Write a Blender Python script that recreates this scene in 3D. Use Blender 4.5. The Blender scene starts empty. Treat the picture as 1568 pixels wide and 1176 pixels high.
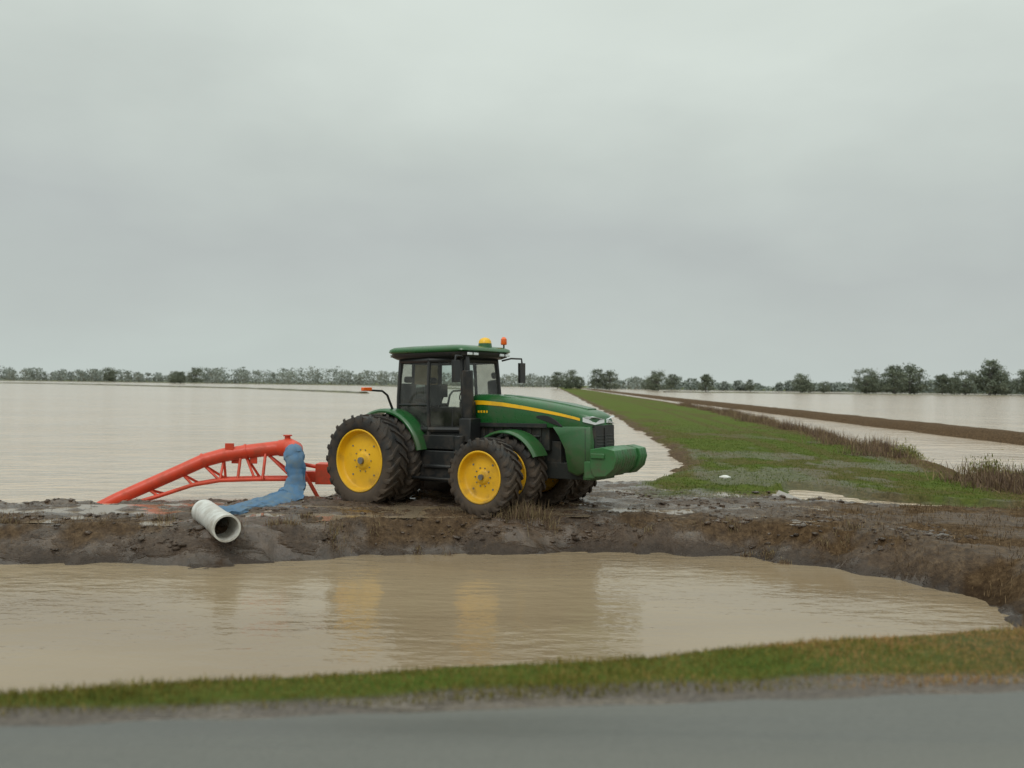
import bpy, math, random
import numpy as np
from mathutils import Vector, Matrix
random.seed(7); rng=np.random.default_rng(11)
scene=bpy.context.scene
R=math.radians
scene.view_settings.view_transform='Standard'
scene.view_settings.look='None'
scene.view_settings.exposure=0

# ------------------------------------------------------------ materials
def newmat(name):
    m=bpy.data.materials.new(name); m.use_nodes=True
    nt=m.node_tree; b=nt.nodes['Principled BSDF']
    return m,nt,b
def N(nt,t,**kw):
    n=nt.nodes.new(t)
    for k,v in kw.items(): setattr(n,k,v)
    return n
def noise(nt,scale,detail=4,rough=.55,coord='Object',sc=(1,1,1)):
    tc=N(nt,'ShaderNodeTexCoord'); mp=N(nt,'ShaderNodeMapping'); mp.inputs['Scale'].default_value=sc
    nt.links.new(tc.outputs[coord],mp.inputs[0])
    n=N(nt,'ShaderNodeTexNoise'); n.inputs['Scale'].default_value=scale
    n.inputs['Detail'].default_value=detail; n.inputs['Roughness'].default_value=rough
    nt.links.new(mp.outputs[0],n.inputs['Vector']); return n.outputs['Fac']
def ramp(nt,fac,stops):
    r=N(nt,'ShaderNodeValToRGB'); e=r.color_ramp.elements
    while len(e)<len(stops): e.new(.5)
    for i,(p,c) in enumerate(stops):
        e[i].position=p; e[i].color=(*c,1) if len(c)==3 else c
    nt.links.new(fac,r.inputs[0]); return r.outputs[0]
def mixc(nt,fac,a,b,mode='MIX'):
    m=N(nt,'ShaderNodeMix',data_type='RGBA',blend_type=mode)
    for s,v in ((0,fac),(6,a),(7,b)):
        if isinstance(v,bpy.types.NodeSocket): nt.links.new(v,m.inputs[s])
        elif s==0: m.inputs[0].default_value=v
        else: m.inputs[s].default_value=(*v,1)
    return m.outputs[2]
def math_(nt,op,a,b=None,c=None,clamp=False):
    m=N(nt,'ShaderNodeMath',operation=op); m.use_clamp=clamp
    for i,v in enumerate((a,b,c)):
        if v is None: continue
        if isinstance(v,bpy.types.NodeSocket): nt.links.new(v,m.inputs[i])
        else: m.inputs[i].default_value=v
    return m.outputs[0]
def maprange(nt,v,a,b,c,d):
    m=N(nt,'ShaderNodeMapRange'); nt.links.new(v,m.inputs[0])
    for i,q in enumerate((a,b,c,d)): m.inputs[i+1].default_value=q
    return m.outputs[0]
def bump(nt,b,h,strength,dist):
    n=N(nt,'ShaderNodeBump'); n.inputs['Strength'].default_value=strength; n.inputs['Distance'].default_value=dist
    nt.links.new(h,n.inputs['Height']); nt.links.new(n.outputs[0],b.inputs['Normal']); return n
def paint(name,col,dirt=(.09,.065,.045),amount=.5,rough=.35,coat=.3,scale=3.0,lo=.5,hi=.75,metal=0,low_z=None,lowamt=.45):
    m,nt,b=newmat(name)
    f=noise(nt,scale,6,.65)
    d=ramp(nt,f,[(lo,(0,0,0)),(hi,(amount,)*3)])
    if low_z is not None:   # more mud low down on the vehicle
        tc=N(nt,'ShaderNodeTexCoord'); sp=N(nt,'ShaderNodeSeparateXYZ'); nt.links.new(tc.outputs['Object'],sp.inputs[0])
        mr=maprange(nt,sp.outputs[2],low_z,low_z*.3,0,lowamt)
        d=math_(nt,'ADD',d,math_(nt,'MULTIPLY',mr,f),clamp=True)
    c=mixc(nt,d,col,dirt); nt.links.new(c,b.inputs['Base Color'])
    f2=noise(nt,scale*4,4)
    nt.links.new(math_(nt,'MULTIPLY_ADD',f2,.25,math_(nt,'MULTIPLY_ADD',d,.4,rough-.12)),b.inputs['Roughness'])
    b.inputs['Coat Weight'].default_value=coat; b.inputs['Metallic'].default_value=metal
    b.inputs['Coat Roughness'].default_value=.15
    return m
M_green=paint('green_paint',(.012,.098,.022),amount=.4,rough=.30,low_z=1.9,lowamt=1.0)
M_green2=paint('green_cast_paint',(.022,.145,.038),amount=.6,rough=.42,low_z=1.5,lowamt=1.1)
M_yellow=paint('yellow_paint',(.88,.49,.006),amount=.4,rough=.42,coat=.15,scale=3,low_z=1.2,lowamt=.75,dirt=(.20,.12,.04))
M_black=paint('black_plastic',(.014,.015,.016),amount=.6,rough=.42,coat=.05)
M_dark=paint('engine_dark',(.018,.020,.018),amount=.8,rough=.6,coat=0,scale=5)
M_rubber=paint('tyre_rubber',(.016,.017,.019),dirt=(.080,.058,.042),amount=.9,rough=.6,coat=0,scale=4,lo=.36,hi=.70,low_z=1.3,lowamt=1.5)
M_red=paint('red_paint',(.64,.055,.018),dirt=(.25,.065,.03),amount=.7,rough=.45,coat=.1,scale=3,lo=.45)
M_white=paint('white_pvc',(.66,.66,.63),dirt=(.22,.17,.12),amount=.75,rough=.4,coat=.1,scale=3,lo=.4,hi=.7)
M_blue=paint('blue_hose',(.060,.150,.275),dirt=(.15,.19,.21),amount=.75,rough=.6,coat=0,scale=5,lo=.42,hi=.65)
M_metal=paint('grey_metal',(.22,.22,.21),amount=.6,rough=.5,coat=0,metal=.5)
M_lamp=paint('lamp_lens',(.75,.78,.8),amount=.1,rough=.12,coat=.6)
M_orange=paint('orange_lens',(.85,.13,.01),amount=.15,rough=.25,coat=.5)
M_seat=paint('seat_fabric',(.05,.05,.05),amount=.1,rough=.8,coat=0)
def glassmat():
    m,nt,b=newmat('cab_glass')
    nt.nodes.remove(b); out=nt.nodes['Material Output']
    t=N(nt,'ShaderNodeBsdfTransparent'); t.inputs[0].default_value=(.84,.89,.86,1)
    g=N(nt,'ShaderNodeBsdfGlossy'); g.inputs['Roughness'].default_value=.04
    d=N(nt,'ShaderNodeBsdfDiffuse'); d.inputs[0].default_value=(.3,.3,.27,1)
    fr=N(nt,'ShaderNodeFresnel'); fr.inputs[0].default_value=1.5
    mx=N(nt,'ShaderNodeMixShader'); nt.links.new(fr.outputs[0],mx.inputs[0]); nt.links.new(t.outputs[0],mx.inputs[1]); nt.links.new(g.outputs[0],mx.inputs[2])
    m2=N(nt,'ShaderNodeMixShader'); 
    nt.links.new(ramp(nt,noise(nt,3,5),[(.4,(.03,)*3),(.75,(.22,)*3)]),m2.inputs[0])
    nt.links.new(mx.outputs[0],m2.inputs[1]); nt.links.new(d.outputs[0],m2.inputs[2]); nt.links.new(m2.outputs[0],out.inputs[0])
    return m
M_glass=glassmat()

def watermat(name,col,col2,ripple,dist,sc=(1,1,1),rough=.06,big=.25,lo=.25):
    m,nt,b=newmat(name)
    f=noise(nt,big,3,coord='Object',sc=(.3,1,1))
    nt.links.new(ramp(nt,f,[(.35,col),(.68,col2)]),b.inputs['Base Color'])
    b.inputs['Roughness'].default_value=rough; b.inputs['IOR'].default_value=1.33
    a=noise(nt,ripple,3,.6,sc=sc); a2=noise(nt,ripple*.23,2,.5,sc=sc)
    patch=ramp(nt,noise(nt,.16,3),[(.38,(lo,)*3),(.6,(1,)*3)])
    h=math_(nt,'MULTIPLY',math_(nt,'ADD',a,math_(nt,'MULTIPLY',a2,1.6)),patch)
    bump(nt,b,h,1.0,dist); return m
M_flood=watermat('muddy_flood_water',(.460,.360,.270),(.530,.420,.320),2.2,.13,sc=(.45,1.2,1),rough=.12,big=.06,lo=.5)
M_ditch=watermat('muddy_ditch_water',(.235,.172,.108),(.33,.255,.165),4.0,.028,sc=(.5,1.2,1),rough=.05,lo=.2)
M_puddle=watermat('puddle_surface',(.20,.15,.10),(.26,.20,.14),6,.004,rough=.03)

# ------------------------------------------------------------ mesh builder
class MB:
    def __init__(s): s.v=[]; s.f=[]
    def add(s,vs,fs):
        o=len(s.v); s.v+= [tuple(p) for p in vs]; s.f+=[tuple(i+o for i in f) for f in fs]
    def box(s,x0,x1,y0,y1,z0,z1,M=None):
        vs=[Vector((x,y,z)) for x in(x0,x1) for y in(y0,y1) for z in(z0,z1)]
        if M is not None: vs=[M@p for p in vs]
        s.add(vs,[(0,1,3,2),(4,6,7,5),(0,4,5,1),(2,3,7,6),(0,2,6,4),(1,5,7,3)])
    def loft(s,rings,caps=True,closed=True):
        n=len(rings[0]); vs=[p for r in rings for p in r]; fs=[]
        for k in range(len(rings)-1):
            for i in range(n if closed else n-1):
                j=(i+1)%n; fs.append((k*n+i,k*n+j,(k+1)*n+j,(k+1)*n+i))
        if caps: fs.append(tuple(range(n))[::-1]); fs.append(tuple((len(rings)-1)*n+i for i in range(n)))
        s.add(vs,fs)
    def tube(s,path,rad,n=12,caps=True,flat=None):
        path=[Vector(p) for p in path]; rings=[]
        if not hasattr(rad,'__len__'): rad=[rad]*len(path)
        up=Vector((0,0,1)); prev=None
        for i,p in enumerate(path):
            t=(path[min(i+1,len(path)-1)]-path[max(i-1,0)]).normalized()
            if prev is None:
                a=t.cross(up); 
                if a.length<.1: a=t.cross(Vector((1,0,0)))
            else: a=prev-t*prev.dot(t)
            a.normalize(); prev=a; b=t.cross(a)
            r=rad[i]; ra,rb=(r if isinstance(r,tuple) else (r,r))
            rings.append([p+a*ra*math.cos(2*math.pi*k/n)+b*rb*math.sin(2*math.pi*k/n) for k in range(n)])
        s.loft(rings,caps)
    def revolve(s,prof,c,n=48,a0=0):  # axis = y ; prof (r,y)
        rings=[]
        for k in range(n):
            a=a0+2*math.pi*k/n
            rings.append([Vector((c[0]+r*math.cos(a),c[1]+y,c[2]+r*math.sin(a))) for r,y in prof])
        m=len(prof); vs=[p for r in rings for p in r]; fs=[]
        for k in range(n):
            k2=(k+1)%n
            for i in range(m-1): fs.append((k*m+i,k2*m+i,k2*m+i+1,k*m+i+1))
        s.add(vs,fs)
    def obj(s,name,mat,parent=None,bevel=0,angle=35,seg=2):
        me=bpy.data.meshes.new(name); me.from_pydata(s.v,[],s.f); me.update()
        import bmesh
        bm=bmesh.new(); bm.from_mesh(me); bmesh.ops.recalc_face_normals(bm,faces=bm.faces); bm.to_mesh(me); bm.free()
        me.polygons.foreach_set('use_smooth',[True]*len(me.polygons))
        me.set_sharp_from_angle(angle=R(angle))
        me.materials.append(mat)
        o=bpy.data.objects.new(name,me); scene.collection.objects.link(o)
        if parent: o.parent=parent
        if bevel:
            md=o.modifiers.new('bevel','BEVEL'); md.width=bevel; md.segments=seg; md.limit_method='ANGLE'; md.angle_limit=R(40)
        return o
def empty(name,loc=(0,0,0),rot=(0,0,0)):
    e=bpy.data.objects.new(name,None); e.location=loc; e.rotation_euler=rot; scene.collection.objects.link(e); return e
def npmesh(name,V,F,mat,attrs=None,smooth=False):
    me=bpy.data.meshes.new(name); V=np.asarray(V,dtype=np.float32); F=np.asarray(F,dtype=np.int32)
    k=F.shape[1]
    me.vertices.add(len(V)); me.vertices.foreach_set('co',V.ravel())
    me.loops.add(F.size); me.loops.foreach_set('vertex_index',F.ravel())
    me.polygons.add(len(F)); me.polygons.foreach_set('loop_start',np.arange(len(F),dtype=np.int32)*k)
    me.polygons.foreach_set('loop_total',np.full(len(F),k,dtype=np.int32))
    if smooth: me.polygons.foreach_set('use_smooth',np.ones(len(F),dtype=bool))
    me.update(calc_edges=True)
    for nme,a in (attrs or {}).items():
        at=me.attributes.new(nme,'FLOAT','POINT'); at.data.foreach_set('value',np.asarray(a,dtype=np.float32).ravel())
    me.materials.append(mat); me.validate()
    o=bpy.data.objects.new(name,me); scene.collection.objects.link(o); return o

# ------------------------------------------------------------ terrain
def _h(i,j,s):
    v=np.sin(i*127.1+j*311.7+s*74.7)*43758.5453; return v-np.floor(v)
def vn(x,y,s=0):
    i=np.floor(x); j=np.floor(y); fx=x-i; fy=y-j; fx=fx*fx*(3-2*fx); fy=fy*fy*(3-2*fy)
    return (_h(i,j,s)*(1-fx)+_h(i+1,j,s)*fx)*(1-fy)+(_h(i,j+1,s)*(1-fx)+_h(i+1,j+1,s)*fx)*fy
def fbm(x,y,s=0,o=4):
    t=0;a=.5
    for k in range(o): t=t+a*(vn(x,y,s+k)-.5); x=x*2.03+3.1; y=y*2.03+1.7; a*=.55
    return t
def ss(a,b,x):
    t=np.clip((x-a)/(b-a),0,1); return t*t*(3-2*t)
DP=np.array([(-90,15.9),(-20,16.0),(-9.1,16.2),(-5.6,16.1),(-3.8,16.8),(-2.0,17.45),(2.8,18.1),(4.6,17.7),(6.1,16.7),(6.9,15.6),(7.35,14.4),(7.4,13.3),(6.9,12.2),(5.3,10.6),(3.4,9.0),(0,7.9),(-2.7,7.3),(-15,5.5),(-90,-4.5)])
def sdf(x,y,P):
    d=np.full(x.shape,1e9); ins=np.zeros(x.shape,bool)
    for k in range(len(P)):
        ax,ay=P[k]; bx,by=P[(k+1)%len(P)]
        ex,ey=bx-ax,by-ay; t=np.clip(((x-ax)*ex+(y-ay)*ey)/(ex*ex+ey*ey),0,1)
        d=np.minimum(d,np.hypot(x-ax-t*ex,y-ay-t*ey))
        c=((ay>y)!=(by>y)) & (x<(bx-ax)*(y-ay)/(by-ay+1e-12)+ax); ins^=c
    return np.where(ins,-d,d)
def yR(x): return 4.4+.133*x
def yV(x): return yR(x)+np.clip(.78+.04*x,.5,2.5)
def yN(x): return np.interp(x,[-200,-12,-8,-4.6,-3.4,1,4.2,6],[19.8,20.6,21.0,22.1,25,26,27,30])
def xL(y): return np.interp(y,[20,27,33,41,77,320,900],[3,4.5,6.3,7.3,9.3,20,45])
def xR(y): return np.interp(y,[20,26,43,100,160,320,900],[13.6,14.6,17.3,23.3,27.5,34,60])
def xC(y): return np.interp(y,[10,52,87,190,400,900],[28,28.6,29.5,33,42,66])
PUD=[(7.8,23.2,.8,.6),(8.3,24.8,.6,.9),(8.9,22.9,1.2,.6),(10.0,22.3,1.3,.5),(11.3,21.8,1.3,.38),(8.1,23.9,.8,.8)]
def pud(x,y):
    m=np.full(x.shape,9.)
    for (px,py,rx,ry) in PUD: m=np.minimum(m,((x-px)/rx)**2+((y-py)/ry)**2)
    return m+fbm(x*2,y*2,21)*1.8
def terrain(x,y):
    wob=fbm(x*.6,y*.6,5)*1.3
    f1=yN(x)-y
    f2=np.minimum(x-xL(y),xR(y)-x)
    s=np.maximum(f1,f2)+wob
    s=np.maximum(s,(23.5+wob)-y-np.where(x<5,99,0))          # land at right near
    far=ss(55,120,x)*-380+1000
    s=np.maximum(s,(y-far)*.05)
    land=-.75*ss(.5,-1.6,s)+.03*ss(.5,3,s)
    rdg=1.9-np.abs(x-xC(y))+fbm(x*.3,y*.3,9)*1.0
    land=np.maximum(land,-.75+1.15*ss(-.6,1.3,rdg)*(y>18))
    yv=yV(x)+fbm(x*1.1,y*0+2,3)*.09
    L=1.12*(1-ss(0,5.5,y-yv))
    land=np.where(y<17,np.maximum(land,L),land)
    sd=sdf(x,y,DP)+fbm(x*1.1,y*1.1,8)*(.7*(y>11)+.12)
    bank=-.55+np.where(sd>0,np.where(y>12,.80,.66),.35)*sd
    z=np.minimum(land,bank)
    near=np.exp(-np.maximum(0,y-30)/40)
    mudz=ss(yV(x)+.6,yV(x)+2,y)
    amp=.010+.12*mudz*np.where(x<7.5+.05*y,1,.6)*near
    z=z+amp*fbm(x*2.0,y*2.8,30,5)*1.7+.055*mudz*near*np.abs(fbm(x*5,y*5,41,3))
    q=pud(x,y); z=np.where(q<2.2,np.minimum(z,-.15+.10*(q-1.4)),z)
    rut=np.exp(-((y-18.7-.12*np.sin(x*.7))/.20)**2)+np.exp(-((y-20.0-.1*np.sin(x*.5+1))/.20)**2)
    z=z-.11*rut*(x<4)*ss(-60,-30,x)
    z=np.where(y<yR(x)-.02,1.10,z)
    return z
def axis(segs):
    a=[segs[0][0]]
    for lo,hi,st in segs:
        n=max(1,int(round((hi-lo)/st))); a+=list(np.linspace(lo,hi,n+1)[1:])
    return np.array(a)
xs=np.concatenate([-np.geomspace(3500,60,26),axis([(-58,-24,1.5),(-24,-13,.3),(-13,18,.08),(18,48,.45)]),np.geomspace(51,3500,36)])
ys=np.concatenate([np.array([-400,-100,-30,-8,-3,0,2]),axis([(2.3,8,.07),(8,15.5,.15),(15.5,24,.065)]),24.2*1.0105**np.arange(0,480)])
ys=ys[ys<3600]
XX,YY=np.meshgrid(xs,ys); ZZ=terrain(XX,YY)
nx,ny=len(xs),len(ys)
V=np.stack([XX.ravel(),YY.ravel(),ZZ.ravel()],1)
ii=np.arange(nx-1)[None,:]+np.arange(ny-1)[:,None]*nx
F=np.stack([ii.ravel(),ii.ravel()+1,ii.ravel()+1+nx,ii.ravel()+nx],1)
def masks(x,y):
    n=fbm(x*.8,y*.8,60,4)
    sd=sdf(x,y,DP)
    g=ss(-.5,.5,np.minimum(x-xL(y)-.1,xR(y)-x)+n*2)*ss(21.3,24.0,y+n*3+ (x-8)*.25)
    g=g*(1-.45*ss(.04,.14,fbm(x*.45,y*.22,63,4))*ss(70,30,y))
    verge=ss(yR(x)+.36,yR(x)+.5,y+n*.3)*ss(3.6,1.2,y-yV(x))
    g=np.maximum(g,verge*ss(-2,9,10-x+n*5))
    g=np.maximum(g,ss(650,700,y)*.8)
    pat=ss(-.06,.10,fbm(x*.7,y*1.1,66,4))
    dead=ss(.1,.4,sd)*ss(2.6,1.0,sd+n*1.5)*(y>12)*pat*.75+ss(5.0,7.5,x+n*2)*(y<21.5+n*2)*(sd>0)*(.6+.4*pat)
    dead=np.maximum(dead,ss(.05,.17,fbm(x*.35,y*.2,77,4))*.6*(y>22)*(x>4))
    # trodden wheel track along the levee top
    tw=np.abs(x-(xL(y)*.45+xR(y)*.55)); dead=np.maximum(dead,(ss(.5,.2,np.abs(tw-.9)+n*.4))*.55*(y>24))
    dead=np.maximum(dead,ss(2.4,.8,np.abs(xR(y)-x)+n)*(y>22))
    dead=np.maximum(dead,ss(1.0,.3,np.abs(xL(y)-x)+n)*(y>30)*.85)
    dead=np.maximum(dead,ss(4.5,3,np.abs(x-xC(y)))*.92*(y>20))
    dead=np.maximum(dead,verge*ss(1.2,4.2,x+n*4)*.85)
    dead=np.clip(dead,0,1)
    grav=ss(yR(x)+.5,yR(x)+.36,y+n*.3)
    return g,dead,grav
g,dd,gv=masks(XX,YY)
def groundmat():
    m,nt,b=newmat('wet_ground')
    def at(n): a=N(nt,'ShaderNodeAttribute'); a.attribute_name=n; return a.outputs['Fac']
    n1=noise(nt,1.1,8,.7); n2=noise(nt,8,6,.72); n3=noise(nt,38,4,.6)
    mud=ramp(nt,n1,[(.3,(.038,.023,.014)),(.5,(.084,.053,.034)),(.72,(.145,.100,.070))])
    mud=mixc(nt,.5,mud,ramp(nt,n2,[(.35,(.022,.013,.009)),(.65,(.135,.088,.058))]))
    grass=ramp(nt,n2,[(.3,(.038,.060,.009)),(.5,(.085,.122,.018)),(.7,(.150,.160,.038))])
    grass=mixc(nt,.4,grass,ramp(nt,n1,[(.35,(.055,.10,.010)),(.65,(.130,.125,.038))]))
    dead=ramp(nt,n2,[(.3,(.040,.023,.012)),(.5,(.100,.061,.031)),(.72,(.20,.130,.070))])
    gravc=ramp(nt,n3,[(.3,(.055,.041,.032)),(.7,(.18,.145,.115))])
    br=math_(nt,'MULTIPLY_ADD',n2,4.0,-2.0)
    def edge(s): 
        return math_(nt,'ADD',s,math_(nt,'MULTIPLY',br,math_(nt,'MULTIPLY',s,math_(nt,'SUBTRACT',1.0,s))),clamp=True)
    c=mixc(nt,edge(at('grass')),mud,grass); c=mixc(nt,math_(nt,'MULTIPLY',edge(at('dead')),.85),c,dead); c=mixc(nt,at('gravel'),c,gravc)
    geo=N(nt,'ShaderNodeNewGeometry'); sp=N(nt,'ShaderNodeSeparateXYZ'); nt.links.new(geo.outputs['Position'],sp.inputs[0])
    wetz=maprange(nt,math_(nt,'MULTIPLY_ADD',n1,.25,sp.outputs[2]),-.15,-.40,0.0,.7)   # soaked soil by the water line
    c=mixc(nt,wetz,c,(.026,.015,.009))
    nt.links.new(c,b.inputs['Base Color'])
    veg=math_(nt,'MAXIMUM',at('grass'),at('dead'))
    nt.links.new(maprange(nt,veg,.2,.9,.5,.08),b.inputs['Specular IOR Level'])
    wet=ramp(nt,noise(nt,1.5,5,.62,sc=(.4,1.2,1)),[(.48,(.08,)*3),(.55,(.5,)*3)])
    rr=math_(nt,'MAXIMUM',wet,math_(nt,'MULTIPLY',veg,.9)); nt.links.new(rr,b.inputs['Roughness'])
    bs=maprange(nt,rr,.1,.45,.3,1.0)
    hgt=math_(nt,'MULTIPLY',math_(nt,'ADD',n2,math_(nt,'MULTIPLY',n3,.4)),bs)
    bump(nt,b,hgt,1.0,.065)
    return m
M_ground=groundmat()
ground=npmesh('ground',V,F,M_ground,{'grass':g,'dead':dd,'gravel':gv},smooth=True)

def sheet(name,x0,x1,y0,y1,z,mat):
    return npmesh(name,[(x0,y0,z),(x1,y0,z),(x1,y1,z),(x0,y1,z)],[(0,1,2,3)],mat)
sheet('flood_water',-3500,3500,18.75,3500,-.15,M_flood)
sheet('ditch_water',-88,8.6,-4.0,18.6,-.55,M_ditch)
# rain water standing in the ruts and hollows of the levee top
pxs=np.arange(-16,7.2,.12); pys=np.arange(16.8,24.5,.12); PX,PY=np.meshgrid(pxs,pys)
zp=.008
ok=(sdf(PX,PY,DP)>1.0)&(yN(PX)-PY>.9)&(terrain(PX,PY)<zp+.10)
cell=ok[:-1,:-1]&ok[1:,:-1]&ok[:-1,1:]&ok[1:,1:]
jj,ic=np.nonzero(cell); npx=len(pxs); b0=jj*npx+ic
npmesh('puddle_water',np.stack([PX.ravel(),PY.ravel(),np.full(PX.size,zp)],1),np.stack([b0,b0+1,b0+1+npx,b0+npx],1),M_puddle)

# mud clods
t_=(1+5**.5)/2
ICO=np.array([(-1,t_,0),(1,t_,0),(-1,-t_,0),(1,-t_,0),(0,-1,t_),(0,1,t_),(0,-1,-t_),(0,1,-t_),(t_,0,-1),(t_,0,1),(-t_,0,-1),(-t_,0,1)])/1.9
ICF=np.array([(0,11,5),(0,5,1),(0,1,7),(0,7,10),(0,10,11),(1,5,9),(5,11,4),(11,10,2),(10,7,6),(7,1,8),(3,9,4),(3,4,2),(3,2,6),(3,6,8),(3,8,9),(4,9,5),(2,4,11),(6,2,10),(8,6,7),(9,8,1)])
n=14000; x=rng.uniform(-14,8.5,n); y=rng.uniform(16.3,23.5,n); z=terrain(x,y); sdv=sdf(x,y,DP)
k=(sdv>.3)&(z>-.4)&(y<yN(x)-.1)&(fbm(x*.9,y*.9,70,3)+rng.uniform(-.1,.1,n)>0); x,y,z=x[k],y[k],z[k]; n=len(x)
sz=.012+.06*rng.uniform(0,1,n)**5
Vc=ICO[None]*(1+rng.uniform(-.4,.4,(n,12,1)))*np.stack([sz*rng.uniform(.8,2.2,n),sz*rng.uniform(.8,1.4,n),sz*rng.uniform(.4,.8,n)],1)[:,None,:]
aa=rng.uniform(0,6.28,n); ca,sa=np.cos(aa)[:,None],np.sin(aa)[:,None]
Vr=np.stack([Vc[:,:,0]*ca-Vc[:,:,1]*sa,Vc[:,:,0]*sa+Vc[:,:,1]*ca,Vc[:,:,2]],2)+np.stack([x,y,z],1)[:,None,:]
npmesh('mud_clods',Vr.reshape(-1,3),(ICF[None]+np.arange(n)[:,None,None]*12).reshape(-1,3),M_ground,smooth=True)

# road
def roadmat():
    m,nt,b=newmat('wet_asphalt')
    n=noise(nt,60,4,.75); n2=noise(nt,.9,6,.6,sc=(.10,2.0,1)); n3=noise(nt,14,4)
    c=ramp(nt,n,[(.3,(.075,.076,.066)),(.7,(.190,.185,.163))])
    c=mixc(nt,.55,c,ramp(nt,n2,[(.35,(.080,.080,.071)),(.65,(.180,.175,.155))]),'MIX')
    nt.links.new(c,b.inputs['Base Color'])
    nt.links.new(ramp(nt,n2,[(.4,(.38,)*3),(.6,(.7,)*3)]),b.inputs['Roughness'])
    bump(nt,b,math_(nt,'ADD',n,n3),.6,.012); return m
rb=MB()
ux,uy=1/math.hypot(1,.133),.133/math.hypot(1,.133)
rings=[]
for k in range(-160,161):
    t=k*.25 if abs(k)<60 else (abs(k)-56)*3.6*(1 if k>0 else -1)
    j=.012*math.sin(k*1.7)+.01*math.sin(k*4.1) if abs(k)<60 else 0
    bx,by=t*ux,4.4+t*uy
    nxn,nyn=-uy,ux
    rings.append([Vector((bx+nxn*(j+.10),by+nyn*(j+.10),1.06)),Vector((bx+nxn*j,by+nyn*j,1.185)),Vector((bx-nxn*3.6,by-nyn*3.6,1.25)),Vector((bx-nxn*7.3,by-nyn*7.3,1.19)),Vector((bx-nxn*7.4,by-nyn*7.4,1.06))])
rb.loft(rings,caps=False,closed=False)
rb.obj('asphalt_road',roadmat(),angle=60)
ln=MB()
for off in (-3.52,-3.78):
    r2=[]
    for t in (-400,-100,-10,10,100,400):
        bx,by=t*ux,4.4+t*uy
        r2.append([Vector((bx-uy*off,by+ux*off,1.257)),Vector((bx-uy*(off-.1),by+ux*(off-.1),1.257))])
    ln.loft(r2,caps=False,closed=False)
ln.obj('road_centre_line',paint('road_line_yellow',(.6,.4,.05),amount=.6,rough=.6,coat=0))

# ------------------------------------------------------------ blades
def blademat(name,stops):
    m,nt,b=newmat(name); a=N(nt,'ShaderNodeAttribute'); a.attribute_name='rnd'
    nt.links.new(ramp(nt,a.outputs['Fac'],stops),b.inputs['Base Color']); b.inputs['Roughness'].default_value=.75
    b.inputs['Specular IOR Level'].default_value=.12
    return m
def blades(name,x,y,h,w,mat,lean=.5,z=None,z0=-.02,rnd=None):
    n=len(x); z=terrain(x,y) if z is None else z
    a=rng.uniform(0,2*np.pi,n); l=np.minimum(np.abs(rng.normal(0,lean,n)),1.5) if np.isscalar(lean) else lean; b=rng.uniform(0,2*np.pi,n)
    hx=h*np.sin(l)*np.cos(b); hy=h*np.sin(l)*np.sin(b); hz=h*np.cos(l)
    dx=np.cos(a)*w/2; dy=np.sin(a)*w/2
    P0=np.stack([x-dx,y-dy,z+z0],1); P1=np.stack([x+dx,y+dy,z+z0],1)
    M0=np.stack([x-dx*.7+hx*.4,y-dy*.7+hy*.4,z+hz*.6],1); M1=np.stack([x+dx*.7+hx*.4,y+dy*.7+hy*.4,z+hz*.6],1)
    T=np.stack([x+hx,y+hy,z+hz],1)
    V=np.stack([P0,P1,M1,M0,T],1).reshape(-1,3); o=np.arange(n)*5
    F=np.concatenate([np.stack([o,o+1,o+2],1),np.stack([o,o+2,o+3],1),np.stack([o+3,o+2,o+4],1)])
    r=rng.uniform(0,1,n) if rnd is None else rnd
    return npmesh(name,V,F,mat,{'rnd':np.repeat(r,5)})
M_bg=blademat('green_blades',[(0,(.075,.075,.014)),(.4,(.165,.150,.028)),(.7,(.27,.20,.060)),(1,(.40,.23,.10))])
M_bt=blademat('track_blades',[(0,(.040,.064,.009)),(.45,(.092,.130,.018)),(.75,(.15,.150,.040)),(1,(.20,.15,.065))])
M_bd=blademat('dead_blades',[(0,(.035,.020,.010)),(.4,(.090,.055,.028)),(.8,(.19,.125,.066)),(1,(.31,.22,.13))])
M_br=blademat('brush_twigs',[(0,(.09,.060,.045)),(.5,(.19,.125,.085)),(.8,(.24,.18,.09)),(1,(.32,.26,.15))])
n=95000; x=rng.uniform(-5,8,n); y=yR(x)+.30+rng.uniform(0,1,n)**.8*(yV(x)-yR(x)+.35)
k=(fbm(x*1.1,y*2.5,91,4)+rng.uniform(-.25,.4,n))>-.08
x,y=x[k],y[k]; rr=np.clip(rng.uniform(0,.6,len(x))+fbm(x*.8,y*3,97,3)*.9+.10+ss(.0,3.6,x+fbm(x*2,y*2,5)*3)*.6,0,1)
hh=rng.uniform(.2,1,len(x))**1.7*(.045+.05*fbm(x*1.7,y*1.7,92,3)*2)
blades('verge_grass',x,y,np.clip(hh,.012,.08),.007,M_bg,.85,rnd=rr)
n=110000; x=rng.uniform(-14,13,n); y=rng.uniform(8.5,22,n)
g_,d_,_=masks(x,y); sdv=sdf(x,y,DP); k=(rng.uniform(0,1,n)<d_*.8)&(sdv>.1)&(fbm(x*1.2,y*1.2,95,3)+rng.uniform(-.12,.2,n)>.0)
x,y=x[k],y[k]; blades('dead_grass',x,y,rng.uniform(.03,.14,len(x)),.010,M_bd,1.0)
n=60000; x=rng.uniform(-15,9,n); y=rng.uniform(16.2,24.5,n); sdv=sdf(x,y,DP); zt=terrain(x,y)
k=(sdv>.05)&(y<yN(x)-.05)&(zt>.0)&(fbm(x*1.0,y*1.6,171,4)+rng.uniform(-.12,.12,n)>.0)|((sdv>.05)&(sdv<.9)&(zt>-.5)&(rng.uniform(0,1,n)<.5)); x,y,zt=x[k],y[k],zt[k]
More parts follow.
